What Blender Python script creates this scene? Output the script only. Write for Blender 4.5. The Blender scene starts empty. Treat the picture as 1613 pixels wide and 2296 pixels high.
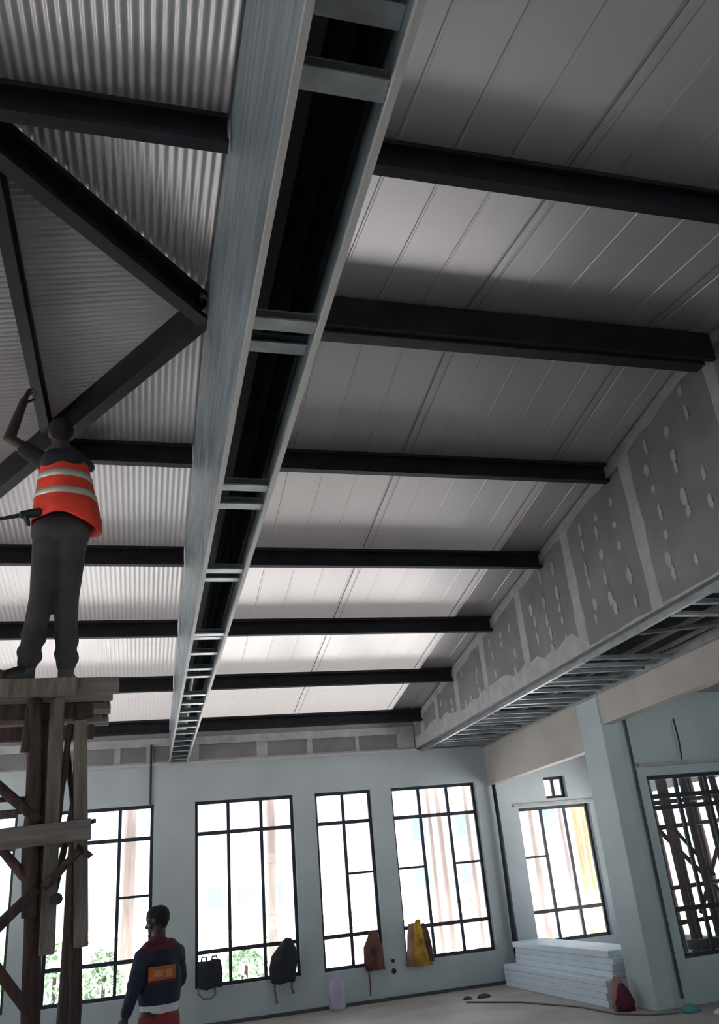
import bpy, bmesh, math, random
from mathutils import Vector, Matrix
random.seed(7)
C = bpy.context.scene.collection
S = 0.9                      # metres per layout unit: every coordinate below is a layout unit
SC = bpy.context.scene

# ------------------------------------------------------------------ camera
cd = bpy.data.cameras.new('camera'); cam = bpy.data.objects.new('camera', cd); C.objects.link(cam)
R_ = (0.96154938, -0.25818144, -0.09362233)      # image right
D_ = (0.02133606, 0.41009819, -0.91179178)       # image down
F_ = (0.27380206, 0.87473529, 0.39983823)        # forward
cam.matrix_world = Matrix(((R_[0], -D_[0], -F_[0], 0), (R_[1], -D_[1], -F_[1], 0),
                           (R_[2], -D_[2], -F_[2], 1.9 * S), (0, 0, 0, 1)))
cd.sensor_fit = 'VERTICAL'; cd.sensor_height = 36.0; cd.lens = 1830.78 / 2296 * 36
cd.shift_x = -54.6 / 2296; cd.shift_y = 24.4 / 2296
cd.clip_start = 0.05; cd.clip_end = 500
SC.camera = cam

# ------------------------------------------------------------------ light
SC.view_settings.view_transform = 'Standard'; SC.view_settings.look = 'None'
SC.view_settings.gamma = 1; SC.view_settings.use_curve_mapping = False
SC.view_settings.exposure = -0.2
w = bpy.data.worlds.new('overcast_sky'); SC.world = w; w.use_nodes = True
bg = w.node_tree.nodes['Background']; bg.inputs[0].default_value = (0.80, 0.92, 1.0, 1); bg.inputs[1].default_value = 2.7
sd = bpy.data.lights.new('sun', 'SUN'); sun = bpy.data.objects.new('sun', sd); C.objects.link(sun)
sd.energy = 34.0; sd.angle = math.radians(3); sd.color = (1.0, 0.96, 0.93)
sun.rotation_euler = Vector((0.0, 0.012, -1.0)).to_track_quat('-Z', 'Y').to_euler()

# ------------------------------------------------------------------ materials
def mat(name, col, rough=0.7, metal=0.0, var=0.0, scale=3.0, bump=0.0, bscale=20.0, stretch=(1, 1, 1), spec=0.5):
    m = bpy.data.materials.new(name); m.use_nodes = True
    nt = m.node_tree; b = nt.nodes['Principled BSDF']
    b.inputs['Roughness'].default_value = rough; b.inputs['Metallic'].default_value = metal
    b.inputs['Specular IOR Level'].default_value = spec
    b.inputs['Base Color'].default_value = (*col, 1)
    tc = nt.nodes.new('ShaderNodeTexCoord'); mp = nt.nodes.new('ShaderNodeMapping')
    nt.links.new(tc.outputs['Object'], mp.inputs[0]); mp.inputs['Scale'].default_value = stretch
    if var > 0:
        n = nt.nodes.new('ShaderNodeTexNoise'); n.inputs['Scale'].default_value = scale; n.inputs['Detail'].default_value = 5
        nt.links.new(mp.outputs[0], n.inputs['Vector'])
        r = nt.nodes.new('ShaderNodeValToRGB'); nt.links.new(n.outputs[0], r.inputs[0])
        r.color_ramp.elements[0].position = 0.35; r.color_ramp.elements[1].position = 0.65
        r.color_ramp.elements[0].color = (*[max(0, c * (1 - var)) for c in col], 1)
        r.color_ramp.elements[1].color = (*[min(1, c * (1 + var)) for c in col], 1)
        nt.links.new(r.outputs[0], b.inputs['Base Color'])
    if bump > 0:
        n2 = nt.nodes.new('ShaderNodeTexNoise'); n2.inputs['Scale'].default_value = bscale; n2.inputs['Detail'].default_value = 4
        nt.links.new(mp.outputs[0], n2.inputs['Vector'])
        bp = nt.nodes.new('ShaderNodeBump'); bp.inputs['Strength'].default_value = bump; bp.inputs['Distance'].default_value = 0.02
        nt.links.new(n2.outputs[0], bp.inputs['Height']); nt.links.new(bp.outputs[0], b.inputs['Normal'])
    return m

M = {}
def brighten(m, f):
    # added translucency: sun on the upper side brightens the sheet's underside
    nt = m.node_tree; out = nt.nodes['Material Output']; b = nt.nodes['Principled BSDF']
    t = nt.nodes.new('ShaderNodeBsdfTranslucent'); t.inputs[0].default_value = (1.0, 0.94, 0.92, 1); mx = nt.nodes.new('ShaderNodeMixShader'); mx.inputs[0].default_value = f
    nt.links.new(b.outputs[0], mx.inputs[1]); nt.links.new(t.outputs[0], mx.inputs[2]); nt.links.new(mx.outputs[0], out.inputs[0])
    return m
M['wall'] = mat('pale_plaster', (0.45, 0.51, 0.53), 0.75, var=0.06, scale=1.2, bump=0.1)
M['beige'] = mat('beige_undercoat', (0.48, 0.45, 0.42), 0.8, var=0.07, scale=1.5, bump=0.1)
M['pillar'] = mat('pillar_paint', (0.48, 0.57, 0.59), 0.6, var=0.06, scale=1.5, bump=0.1)
M['floor'] = mat('dusty_floor', (0.42, 0.39, 0.37), 0.6, var=0.18, scale=1.3, bump=0.15)
M['dirt'] = mat('dirty_base', (0.07, 0.08, 0.08), 0.9, var=0.3, scale=4)
M['board'] = mat('grey_plasterboard', (0.21, 0.21, 0.22), 0.85, var=0.12, scale=2.0)
M['joint'] = mat('joint_compound', (0.40, 0.40, 0.41), 0.8, var=0.12, scale=6)
M['roof'] = mat('roof_sheet', (0.60, 0.57, 0.57), 0.42, 0.60, var=0.06, scale=0.8, bump=0.06, bscale=6, stretch=(1, .25, 1))
M['roofl'] = mat('corrugated_sheet', (0.64, 0.61, 0.61), 0.44, 0.55, var=0.08, scale=1.2)
for i_, f_ in enumerate((.006, .017, .034, .052)):  # translucent share raised bay by bay to brighten the roof toward the far wall
    M[f'roof{i_}'] = brighten(mat('brightened_roof_sheet', (0.60, 0.57, 0.57), 0.42, 0.60, var=0.06, scale=0.8, bump=0.06, bscale=6, stretch=(1, .25, 1)), f_)
    M[f'roofl{i_}'] = brighten(mat('brightened_corrugated_sheet', (0.64, 0.61, 0.61), 0.44, 0.55, var=0.08, scale=1.2), f_ * .8)
M['lap'] = mat('sheet_lap', (0.20, 0.19, 0.19), 0.5, 0.3)
M['steel'] = mat('dark_steel', (0.012, 0.012, 0.017), 0.6, 0.0, var=0.3, scale=5, spec=0.25)
M['galv'] = mat('galvanised', (0.30, 0.36, 0.39), 0.45, 0.6, var=0.30, scale=5, stretch=(1, .35, 2.5))
M['stud'] = mat('stud_steel', (0.42, 0.45, 0.47), 0.4, 0.7, var=0.15, scale=8)
M['strip'] = mat('bright_edge_trim', (0.50, 0.50, 0.48), 0.5, 0.2)
M['runner'] = mat('dark_runner', (0.16, 0.16, 0.18), 0.5, 0.3)
M['wframe'] = mat('window_steel', (0.020, 0.022, 0.035), 0.45)
M['wood'] = mat('grey_timber', (0.17, 0.145, 0.125), 0.9, var=0.3, scale=5, bump=0.5, stretch=(6, 6, .7))
M['woodd'] = mat('dark_timber', (0.065, 0.042, 0.038), 0.9, var=0.35, scale=5, bump=0.5, stretch=(6, 6, .7))
M['woodr'] = mat('red_brown_timber', (0.085, 0.048, 0.045), 0.9, var=0.3, scale=5, bump=0.5, stretch=(6, 6, .7))
M['plank'] = mat('plank', (0.20, 0.18, 0.165), 0.9, var=0.3, scale=4, bump=0.4, stretch=(.7, 6, 6))
M['skin'] = mat('dark_skin', (0.030, 0.018, 0.014), 0.5, var=0.1)
M['hair'] = mat('black_hair', (0.008, 0.008, 0.010), 0.8, bump=0.6, bscale=120)
M['trous'] = mat('grey_work_trousers', (0.045, 0.042, 0.045), 0.9, var=0.3, scale=6, bump=0.4, bscale=14)
M['shirt'] = mat('dark_shirt', (0.015, 0.018, 0.022), 0.9, bump=0.3)
M['hivis'] = mat('orange_red_hi_vis', (0.85, 0.06, 0.03), 0.7, var=0.15, scale=6, bump=0.3, bscale=16)
M['reflect'] = mat('reflective_tape', (0.62, 0.60, 0.50), 0.35, 0.2)
M['navy'] = mat('navy_fabric', (0.016, 0.024, 0.045), 0.85, var=0.3, scale=5, bump=0.4, bscale=14)
M['maroon'] = mat('maroon_fabric', (0.10, 0.018, 0.035), 0.85, bump=0.3)
M['orange'] = mat('orange_print', (0.55, 0.12, 0.03), 0.7)
M['orange2'] = mat('pale_orange_print', (0.62, 0.28, 0.14), 0.7)
M['white'] = mat('white_cotton', (0.80, 0.80, 0.86), 0.8, bump=0.2)
M['red'] = mat('red_trousers', (0.28, 0.035, 0.04), 0.85, var=0.2, bump=0.3)
M['black'] = mat('black_fabric', (0.010, 0.013, 0.020), 0.7, var=0.4, scale=9, bump=0.5)
M['brown'] = mat('brown_cloth', (0.13, 0.055, 0.045), 0.85, var=0.5, scale=5, bump=0.4)
M['yellow'] = mat('yellow_cloth', (0.50, 0.30, 0.03), 0.8, var=0.5, scale=4, bump=0.4)
M['pink'] = mat('pink_cloth', (0.45, 0.24, 0.22), 0.8, var=0.3, bump=0.4)
M['lav'] = mat('lavender_sack', (0.48, 0.44, 0.60), 0.6, var=0.2, bump=0.4)
M['packw'] = mat('pale_blue_board', (0.76, 0.85, 0.94), 0.5, var=0.05, scale=1.5)
M['rubber'] = mat('black_rubber', (0.012, 0.018, 0.022), 0.6)
M['ground'] = mat('pale_ground', (0.74, 0.72, 0.72), 0.9, var=0.10, scale=.6)
M['leaf'] = mat('leaves', (0.22, 0.32, 0.20), 0.8, var=0.4, scale=9)
M['bwall'] = mat('pale_render', (0.72, 0.74, 0.76), 0.85, var=0.05)
M['bwin'] = mat('far_window', (0.18, 0.22, 0.26), 0.3)
M['broof'] = mat('far_roof', (0.40, 0.26, 0.22), 0.8)
M['rail'] = mat('fence_rail', (0.36, 0.27, 0.22), 0.8)
M['extpole'] = mat('weathered_pole', (0.26, 0.20, 0.18), 0.9, var=0.2, stretch=(4, 4, .5))
M['timber'] = mat('yellow_timber', (0.42, 0.25, 0.13), 0.85, var=0.3, scale=5, stretch=(6, 6, .5))
M['teal'] = mat('teal_plastic', (0.10, 0.30, 0.32), 0.5)
g = bpy.data.materials.new('window_glass'); g.use_nodes = True; nt = g.node_tree; nt.nodes.clear()
o_ = nt.nodes.new('ShaderNodeOutputMaterial'); mx = nt.nodes.new('ShaderNodeMixShader'); tr = nt.nodes.new('ShaderNodeBsdfTransparent')
gl = nt.nodes.new('ShaderNodeBsdfGlossy'); gl.inputs['Roughness'].default_value = 0.02; fr = nt.nodes.new('ShaderNodeFresnel'); fr.inputs[0].default_value = 1.45
tr.inputs[0].default_value = (0.96, 0.98, 0.98, 1)
nt.links.new(fr.outputs[0], mx.inputs[0]); nt.links.new(tr.outputs[0], mx.inputs[1]); nt.links.new(gl.outputs[0], mx.inputs[2]); nt.links.new(mx.outputs[0], o_.inputs[0])
M['glass'] = g

# ------------------------------------------------------------------ mesh builder
def V(*a): return Vector(a)
class MB:
    def __init__(s): s.v = []; s.f = []
    def add(s, vs, fs):
        b = len(s.v); s.v += [Vector(p) for p in vs]; s.f += [tuple(i + b for i in f) for f in fs]; return s
    def box(s, x0, x1, y0, y1, z0, z1):
        return s.add([(x0, y0, z0), (x1, y0, z0), (x1, y1, z0), (x0, y1, z0), (x0, y0, z1), (x1, y0, z1), (x1, y1, z1), (x0, y1, z1)],
                     [(0, 3, 2, 1), (4, 5, 6, 7), (0, 1, 5, 4), (1, 2, 6, 5), (2, 3, 7, 6), (3, 0, 4, 7)])
    def bar(s, p, q, w, h, up=(0, 0, 1)):
        p = Vector(p); q = Vector(q); d = (q - p).normalized(); up = Vector(up)
        a = d.cross(up).normalized() * w / 2; b = a.cross(d).normalized() * h / 2
        vs = [p - a - b, p + a - b, p + a + b, p - a + b, q - a - b, q + a - b, q + a + b, q - a + b]
        return s.add(vs, [(0, 1, 2, 3), (4, 7, 6, 5), (0, 4, 5, 1), (1, 5, 6, 2), (2, 6, 7, 3), (3, 7, 4, 0)])
    def channel(s, p, q, w, h, t, up=(0, 0, 1), side=1):
        # open C section: web + two flanges with small lips
        p = Vector(p); q = Vector(q); d = (q - p).normalized(); up = Vector(up)
        a = d.cross(up).normalized() * side; b = a.cross(d).normalized() * side
        prof = [(-w/2, -h/2), (w/2, -h/2), (w/2, -h/2 + h*.16), (w/2 - t, -h/2 + h*.16), (w/2 - t, -h/2 + t), (-w/2 + t, -h/2 + t),
                (-w/2 + t, h/2 - t), (w/2 - t, h/2 - t), (w/2 - t, h/2 - h*.16), (w/2, h/2 - h*.16), (w/2, h/2), (-w/2, h/2)]
        n = len(prof); vs = [p + a * x + b * z for x, z in prof] + [q + a * x + b * z for x, z in prof]
        fs = [(i, (i + 1) % n, n + (i + 1) % n, n + i) for i in range(n)]
        for o in (0, n):
            for f in ((0, 1, 4, 5), (1, 2, 3, 4), (0, 5, 6, 11), (6, 7, 10, 11), (7, 8, 9, 10)): fs.append(tuple(o + i for i in f))
        return s.add(vs, fs)
    def rings(s, rs, cap=True):
        b = len(s.v); n = len(rs[0])
        for r in rs: s.v += [Vector(p) for p in r]
        for k in range(len(rs) - 1):
            for i in range(n):
                j = (i + 1) % n; s.f.append((b + k*n + i, b + k*n + j, b + (k+1)*n + j, b + (k+1)*n + i))
        if cap: s.f.append(tuple(b + i for i in reversed(range(n)))); s.f.append(tuple(b + (len(rs)-1)*n + i for i in range(n)))
        return s
    def tube(s, pts, r, n=10, flat=1.0, wob=0.0):
        pts = [Vector(p) for p in pts]; rs = []
        rr = r if isinstance(r, (list, tuple)) else [r] * len(pts)
        prev = None
        for i, p in enumerate(pts):
            d = (pts[min(i+1, len(pts)-1)] - pts[max(i-1, 0)]).normalized()
            a = d.cross(V(0, 0, 1)) if prev is None else prev - d * prev.dot(d)
            if a.length < 1e-3: a = d.cross(V(0, 1, 0))
            a.normalize(); b = d.cross(a); prev = a
            rs.append([p + (a * math.cos(t) + b * math.sin(t) * flat) * rr[i] * (1 + (random.uniform(-wob, wob) if wob else 0))
                       for t in [2*math.pi*k/n for k in range(n)]])
        return s.rings(rs)
    def cap(s, p, q, r1, r2, n=14, flat=1.0, side=None):
        # tapered capsule, optional flattening across 'side'
        p = Vector(p); q = Vector(q); d = (q - p); L = d.length; d = d.normalized() if L > 1e-6 else V(0, 0, 1)
        a = Vector(side) if side is not None else d.cross(V(0.13, 0.2, 1)); a = (a - d * a.dot(d)).normalized(); b = d.cross(a)
        rs = []
        st = []
        for k in range(5): t = math.pi/2 * (k + .25) / 5; st.append((p - d * r1 * math.cos(t), r1 * math.sin(t)))
        st.append((p, r1)); st.append((q, r2))
        for k in range(5): t = math.pi/2 * (4.75 - k) / 5; st.append((q + d * r2 * math.cos(t), r2 * math.sin(t)))
        for c, r in st: rs.append([c + (a * math.cos(u) + b * flat * math.sin(u)) * r for u in [2*math.pi*k/n for k in range(n)]])
        return s.rings(rs)
    def build(s, name, m, parent=None, bevel=0.0, smooth=False, origin=None):
        xs = [p.x for p in s.v]; ys = [p.y for p in s.v]; zs = [p.z for p in s.v]
        o = Vector(origin) if origin is not None else V((min(xs)+max(xs))/2, (min(ys)+max(ys))/2, min(zs))
        me = bpy.data.meshes.new(name); me.from_pydata([(p - o) * S for p in s.v], [], s.f); me.update()
        bm = bmesh.new(); bm.from_mesh(me); bmesh.ops.recalc_face_normals(bm, faces=bm.faces); bm.to_mesh(me); bm.free()
        me.materials.append(M[m] if isinstance(m, str) else m)
        ob = bpy.data.objects.new(name, me); C.objects.link(ob)
        if smooth:
            for p in me.polygons: p.use_smooth = True
        if bevel:
            bv = ob.modifiers.new('bevel', 'BEVEL'); bv.width = bevel * S; bv.segments = 2; bv.limit_method = 'ANGLE'
        if parent is not None: ob.parent = parent; ob.location = (o - Vector(parent['o'])) * S
        else: ob.location = o * S
        ob['o'] = tuple(o)
        return ob
def empty(name, o):
    e = bpy.data.objects.new(name, None); C.objects.link(e); e.location = Vector(o) * S; e['o'] = tuple(o); e.empty_display_size = 0.1
    return e
def tag(o, label, cat, group=None, kind=None):
    o['label'] = label; o['category'] = cat
    if group: o['group'] = group
    if kind: o['kind'] = kind
    return o
def struct(o): o['kind'] = 'structure'; return o
def remesh(o, vox, sm=4):
    r = o.modifiers.new('skin_union', 'REMESH'); r.mode = 'VOXEL'; r.voxel_size = vox; r.use_smooth_shade = True
    if sm: k = o.modifiers.new('soften', 'SMOOTH'); k.iterations = sm; k.factor = 0.5
    return o
def holed(axis, pos, th, u0, u1, w0, w1, holes):
    """wall slab with rectangular openings; axis 'y': slab spans y in [pos,pos+th], u = x, w = z"""
    us = sorted({u0, u1, *[h[0] for h in holes], *[h[1] for h in holes]}); ws = sorted({w0, w1, *[h[2] for h in holes], *[h[3] for h in holes]})
    us = [u for u in us if u0 <= u <= u1]; ws = [x for x in ws if w0 <= x <= w1]
    def solid(i, j):
        if not (0 <= i < len(us)-1 and 0 <= j < len(ws)-1): return False
        cu = (us[i]+us[i+1])/2; cw = (ws[j]+ws[j+1])/2
        return not any(h[0] < cu < h[1] and h[2] < cw < h[3] for h in holes)
    mb = MB()
    P = (lambda u, t, z: (u, pos + t, z)) if axis == 'y' else (lambda u, t, z: (pos + t, u, z))
    for i in range(len(us)-1):
        for j in range(len(ws)-1):
            if not solid(i, j): continue
            a, b, c, d = us[i], us[i+1], ws[j], ws[j+1]
            for t in (0, th): mb.add([P(a, t, c), P(b, t, c), P(b, t, d), P(a, t, d)], [(0, 1, 2, 3)])
            if not solid(i-1, j): mb.add([P(a, 0, c), P(a, th, c), P(a, th, d), P(a, 0, d)], [(0, 1, 2, 3)])
            if not solid(i+1, j): mb.add([P(b, 0, c), P(b, th, c), P(b, th, d), P(b, 0, d)], [(0, 1, 2, 3)])
            if not solid(i, j-1): mb.add([P(a, 0, c), P(b, 0, c), P(b, th, c), P(a, th, c)], [(0, 1, 2, 3)])
            if not solid(i, j+1): mb.add([P(a, 0, d), P(b, 0, d), P(b, th, d), P(a, th, d)], [(0, 1, 2, 3)])
    bm = bmesh.new(); vs = [bm.verts.new(p) for p in mb.v]
    for f in mb.f: bm.faces.new([vs[i] for i in f])
    bmesh.ops.remove_doubles(bm, verts=bm.verts, dist=1e-5)
    out = MB(); bm.verts.index_update(); out.v = [v.co.copy() for v in bm.verts]; out.f = [tuple(v.index for v in f.verts) for f in bm.faces]; bm.free()
    return out

# ------------------------------------------------------------------ the setting
ZR, YR, SL, SH = 6.45, 5.5, 0.16, 0.213      # ridge height, ridge line, main slope, hip slope
XA = 0.36                                   # hip apex
YF = 15.75                                  # face of the far wall
def zroof(x, y):
    z = ZR - SL * abs(y - YR)
    return min(z, ZR - SH * (XA - x)) if x < XA else z
XL, YB = -6.0, -3.5
struct(MB().box(XL - .2, 9.6, YB - .2, 16.0, -0.12, 0).build('floor', 'floor'))
WT, WB = 3.52, 0.55
wins = [(-3.75, -2.07), (-1.55, 0.15), (0.86, 2.64), (3.04, 4.13), (4.52, 6.26)]
holes = [(a, b, WB, WT) for a, b in wins] + [(7.10, 8.67, WB, 2.96), (7.74, 8.22, 3.10, 3.52)]
struct(holed('y', YF, .25, XL, 9.1, 0, 4.2, holes).build('wall_far', 'wall'))
struct(MB().box(XL, 6.9, YF + .02, YF + .22, 4.2, 4.9).build('wall_far_bulkhead', 'board'))
struct(MB().box(XL, 5.12, YF - .035, YF + .02, 4.17, 4.215).build('trim_1', 'strip'))
# side wall on the right: header over the openings, up to the roof
struct(MB().box(6.53, 6.70, 11.70, YF, 3.43, 4.3).box(6.53, 6.70, YB, 11.05, 3.72, 4.3).box(6.53, 6.70, 11.05, 11.70, 4.15, 4.3)
       .build('wall_right', 'beige'))
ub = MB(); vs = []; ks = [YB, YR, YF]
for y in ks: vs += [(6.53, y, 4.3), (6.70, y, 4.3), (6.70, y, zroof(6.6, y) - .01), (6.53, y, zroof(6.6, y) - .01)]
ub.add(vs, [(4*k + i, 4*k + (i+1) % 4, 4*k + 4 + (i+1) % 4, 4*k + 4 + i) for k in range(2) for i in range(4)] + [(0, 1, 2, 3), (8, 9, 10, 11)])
struct(ub.build('wall_right_upper', 'dirt'))  # upper wall added to block light; dark colour stands in for cavity shade
struct(holed('x', 6.53, .17, YB, 3.5, 0, 3.72, [(-2.2, -.6, WB, 3.2), (.6, 2.4, WB, 3.2)]).build('wall_right_near', 'wall'))
struct(MB().box(6.515, 6.80, 11.05, 11.70, 0, 4.15).build('trim_2', 'pillar', bevel=.012))
struct(holed('y', 11.10, .22, 6.80, 9.1, 0, 4.15, [(7.12, 8.68, WB, 2.95)]).build('wall_cross', 'pillar'))
struct(holed('x', 9.1, .2, YB, 11.1, 0, 4.15, [(4.0, 5.6, WB, 2.95)]).build('wall_outer_blocker', 'pillar'))  # outer wall added to keep outside light off the aisle
struct(holed('x', 9.1, .2, 11.32, 16.0, 0, 4.15, [(11.9, 15.0, WB, 2.95)]).build('wall_side_blocker', 'pillar'))  # outer wall added to dim the side room
struct(MB().box(6.70, 9.4, YB, YF + .25, 4.15, 4.25).build('ceiling_side_room', 'beige'))
struct(holed('x', XL - .2, .2, YB, YF, 0, 5.3, [(a, a + 1.7, WB, 3.4) for a in (-2.4, 4.0, 9.4, 12.4)]).build('wall_left', 'wall'))  # unseen openings added to light the pillar and the left faces
struct(holed('y', YB - .2, .2, XL, 6.7, 0, 5.1, [(a, a + 1.6, WB, 3.4) for a in (-5, 3.6)]).build('wall_near', 'wall'))  # unseen openings added for fill light from behind the camera
# plaster bulkhead dropping from the roof on the right
bk = MB(); n = 40; y0, y1 = YB, YF
for x in (5.12, 5.20):
    vs = []
    for k in range(n + 1):
        y = y0 + (y1 - y0) * k / n; vs += [(x, y, 4.22), (x, y, zroof(x, y) - .01)]
    bk.add(vs, [(2*k, 2*k+2, 2*k+3, 2*k+1) for k in range(n)])
bk.add([(5.12, y0, 4.22), (5.20, y0, 4.22), (5.20, y1, 4.22), (5.12, y1, 4.22)], [(0, 1, 2, 3)])
bulk = struct(bk.build('wall_right_bulkhead', 'board'))
for yj, wj in ((5.45, .10), (7.10, .13), (8.69, .13), (10.30, .12), (11.85, .11), (13.17, .11), (14.30, .10), (15.2, .10)):
    zt = zroof(5.12, yj)
    j = MB(); zs = [4.22 + (zt - 4.26) * k / 8 for k in range(9)]
    ws = [1.7 * wj * random.uniform(.85, 1.15) for _ in zs]
    vs = []
    for z, a in zip(zs, ws): vs += [(5.119, yj - a/2, z), (5.119, yj + a/2, z), (5.113, yj - a/2 + .015, z), (5.113, yj + a/2 - .015, z)]
    fs = []
    for k in range(8): b = 4*k; fs += [(b, b+4, b+6, b+2), (b+2, b+6, b+7, b+3), (b+3, b+7, b+5, b+1)]
    j.add(vs, fs).build('joint_strip', 'joint', bulk)
# taped top edge and bottom edge
for zo, hh, nm in ((0, .13, 'top'), (1, .14, 'bottom')):
    j = MB(); vs = []; K = 60
    for k in range(K + 1):
        y = 3.4 + (YF - 3.4) * k / K
        zc = zroof(5.12, y) - .05 if nm == 'top' else 4.22
        hw = hh * random.uniform(.7, 1.2) * (1 if nm == 'top' or y < 8.9 else 1.9)
        if nm == 'top': vs += [(5.115, y, zc - hw), (5.115, y, zc + .03)]
        else: vs += [(5.115, y, zc), (5.115, y, zc + (hw * .25 if y < 8.7 else hw))]
    j.add(vs, [(2*k, 2*k+2, 2*k+3, 2*k+1) for k in range(K)]).build('joint_strip', 'joint', bulk)
sp = MB()
js = [3.8, 5.45, 7.10, 8.69, 10.30, 11.85, 13.17, 14.30]
for a, b in zip(js[:-1], js[1:]):
    for fy in (.25, .5, .75):
        y = a + (b - a) * fy; z = 4.45
        while z < zroof(5.12, y) - .25:
            if random.random() < .8:
                r1, r2 = random.uniform(.028, .05), random.uniform(.045, .11); cy, cz = y + random.uniform(-.05, .05), z + random.uniform(-.06, .06)
                N = 9; sp.add([(5.114, cy + r1*math.cos(2*math.pi*q/N)*random.uniform(.8, 1.2), cz + r2*math.sin(2*math.pi*q/N)*random.uniform(.8, 1.2)) for q in range(N)], [tuple(range(N))])
            z += .24
so = sp.build('filler_spot', 'joint', bulk); so['kind'] = 'stuff'
# patched joints on the far bulkhead
fb = bpy.data.objects['wall_far_bulkhead']
for xa, xb in ((-3.6, -3.4), (-1.72, -1.6), (-.55, -.45), (.0, .12), (.76, .93), (1.99, 2.19), (2.95, 3.05), (3.9, 3.97), (4.75, 5.1)):
    MB().box(xa, xb, YF + .008, YF + .021, 4.215, 4.60).build('joint_strip', 'joint', fb)
MB().box(-6, 5.1, YF + .004, YF + .021, 4.52, 4.66).build('joint_strip', 'joint', fb)
MB().box(-6, 5.1, YF + .006, YF + .021, 4.215, 4.25).build('joint_strip', 'joint', fb)
# dark dirty gap along the foot of the far wall
struct(MB().box(XL, 6.53, YF - .05, YF, 0, .05).build('baseboard_far', 'dirt'))

# ------------------------------------------------------------------ roof
rf = MB()      # right-hand sheets: flat pans with narrow standing ribs, both slopes
xs = [.72]; prof = [(0.72, 0)]
x = 1.04
while x < 6.9:
    prof += [(x - .014, 0), (x - .007, -.005), (x + .007, -.005), (x + .014, 0)]
    x += .39
prof.append((6.95, 0))
ysl = [YB, -1, 1, 3, YR, 7.45, 9.40, 11.32, 13.26, 16.0]
vs = []
for y in ysl: vs += [(px, y, zroof(px, y) + pz) for px, pz in prof]
npf = len(prof)
rf.add(vs, [(r*npf + i, r*npf + i + 1, (r+1)*npf + i + 1, (r+1)*npf + i) for r in range(len(ysl)-1) for i in range(npf - 1)])
ceil = struct(rf.build('ceiling', 'roof'))
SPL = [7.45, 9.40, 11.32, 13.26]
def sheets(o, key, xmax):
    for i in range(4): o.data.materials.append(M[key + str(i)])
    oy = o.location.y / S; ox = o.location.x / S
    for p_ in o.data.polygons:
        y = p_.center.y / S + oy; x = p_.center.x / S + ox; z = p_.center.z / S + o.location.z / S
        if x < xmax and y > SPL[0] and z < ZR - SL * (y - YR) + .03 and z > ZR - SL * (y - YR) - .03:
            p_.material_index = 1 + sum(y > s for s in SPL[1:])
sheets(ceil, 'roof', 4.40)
lp = MB()
for xc in (2.61, 4.41):
    for a, b in ((YB, YR), (YR, 16.0)):
        for off, wd in ((0, .012), (.09, .006)):
            x0 = xc + off
            lp.add([(x0, a, zroof(x0, a) - .014), (x0 + wd, a, zroof(x0, a) - .014), (x0 + wd, b, zroof(x0, b) - .014), (x0, b, zroof(x0, b) - .014)], [(0, 1, 2, 3)])
lo = lp.build('sheet_lap', 'lap', ceil)
rl = MB()      # left-hand corrugated sheets: near slope, far slope, hip end
p, A = .058, .008
def hipy(x): return (SH / SL) * (XA - x)
for sgn in (-1, 1):
    vs = []; cnt = 0
    x = XL; prev = None
    while x <= .72:
        a = (A if sgn < 0 else .0045) * math.cos(2 * math.pi * x / p)
        yh = YR + sgn * max(0, hipy(x)) if x < XA else YR
        ye = YB if sgn < 0 else 16.0
        if (yh - ye) * sgn > 0: yh = ye
        rows = [yh] + ([min(max(q, yh), ye) for q in SPL] if sgn > 0 else []) + [ye]
        for q in rows: vs.append((x, q, ZR - SL * abs(q - YR) + a))
        cnt += 1; x += p / 6
    nr = len(rows)
    rl.add(vs, [(nr*i + k, nr*(i+1) + k, nr*(i+1) + k + 1, nr*i + k + 1) for i in range(cnt - 1) for k in range(nr - 1) if (vs[nr*i+k][1] != vs[nr*i+k+1][1] or vs[nr*(i+1)+k][1] != vs[nr*(i+1)+k+1][1])])
vs = []; cnt = 0; y = YB
while y <= YR + hipy(XL):
    a = .019 * math.cos(2 * math.pi * y / p)
    xh = XA - abs(y - YR) * SL / SH
    vs += [(XL, y, ZR - SH * (XA - XL) + a), (xh, y, ZR - SH * (XA - xh) + a)]
    cnt += 1; y += p / 6
rl.add(vs, [(2*i, 2*i+2, 2*i+3, 2*i+1) for i in range(cnt - 1)])
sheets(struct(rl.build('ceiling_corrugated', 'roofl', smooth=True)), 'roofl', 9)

# purlins
PW, PH = .085, .235
PY = [(15.17, 'lowest of all, next to the far wall'), (13.26, 'second from the far wall'), (11.32, 'third from the far wall'), (9.40, 'fourth from the far wall'),
      (7.45, 'fifth from the far wall'), (3.50, 'nearest the camera')]
for y, d in PY:
    for side, a, b in (('right', .735, 5.11), ('left', None, .385)):
        if a is None:
            a = max(XL + .02, XA - abs(y - YR) * SL / SH + .10)
        zt = min(zroof(a, y), zroof(b, y)) - .018
        o = MB().channel((a, y, zt - PH/2), (b, y, zt - PH/2), PW, PH, .012, side=1).build('purlin', 'steel')
        tag(o, f'dark purlin {side} of the ceiling box, {d}', 'purlin', 'roof purlins')
r = empty('ridge_beam', (2.9, 5.40, 6.09))
MB().box(.735, 5.10, 5.30, 5.355, 6.10, 6.40).build('channel_section', 'steel', r, bevel=.006)
MB().box(.735, 5.02, 5.365, 5.50, 6.075, 6.42).build('channel_section', 'steel', r, bevel=.006)
MB().box(4.98, 5.10, 5.36, 5.45, 6.12, 6.36).build('end_bracket', 'stud', r)
tag(r, 'deep dark double steel beam along the ridge, right of the ceiling box', 'beam')
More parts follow.
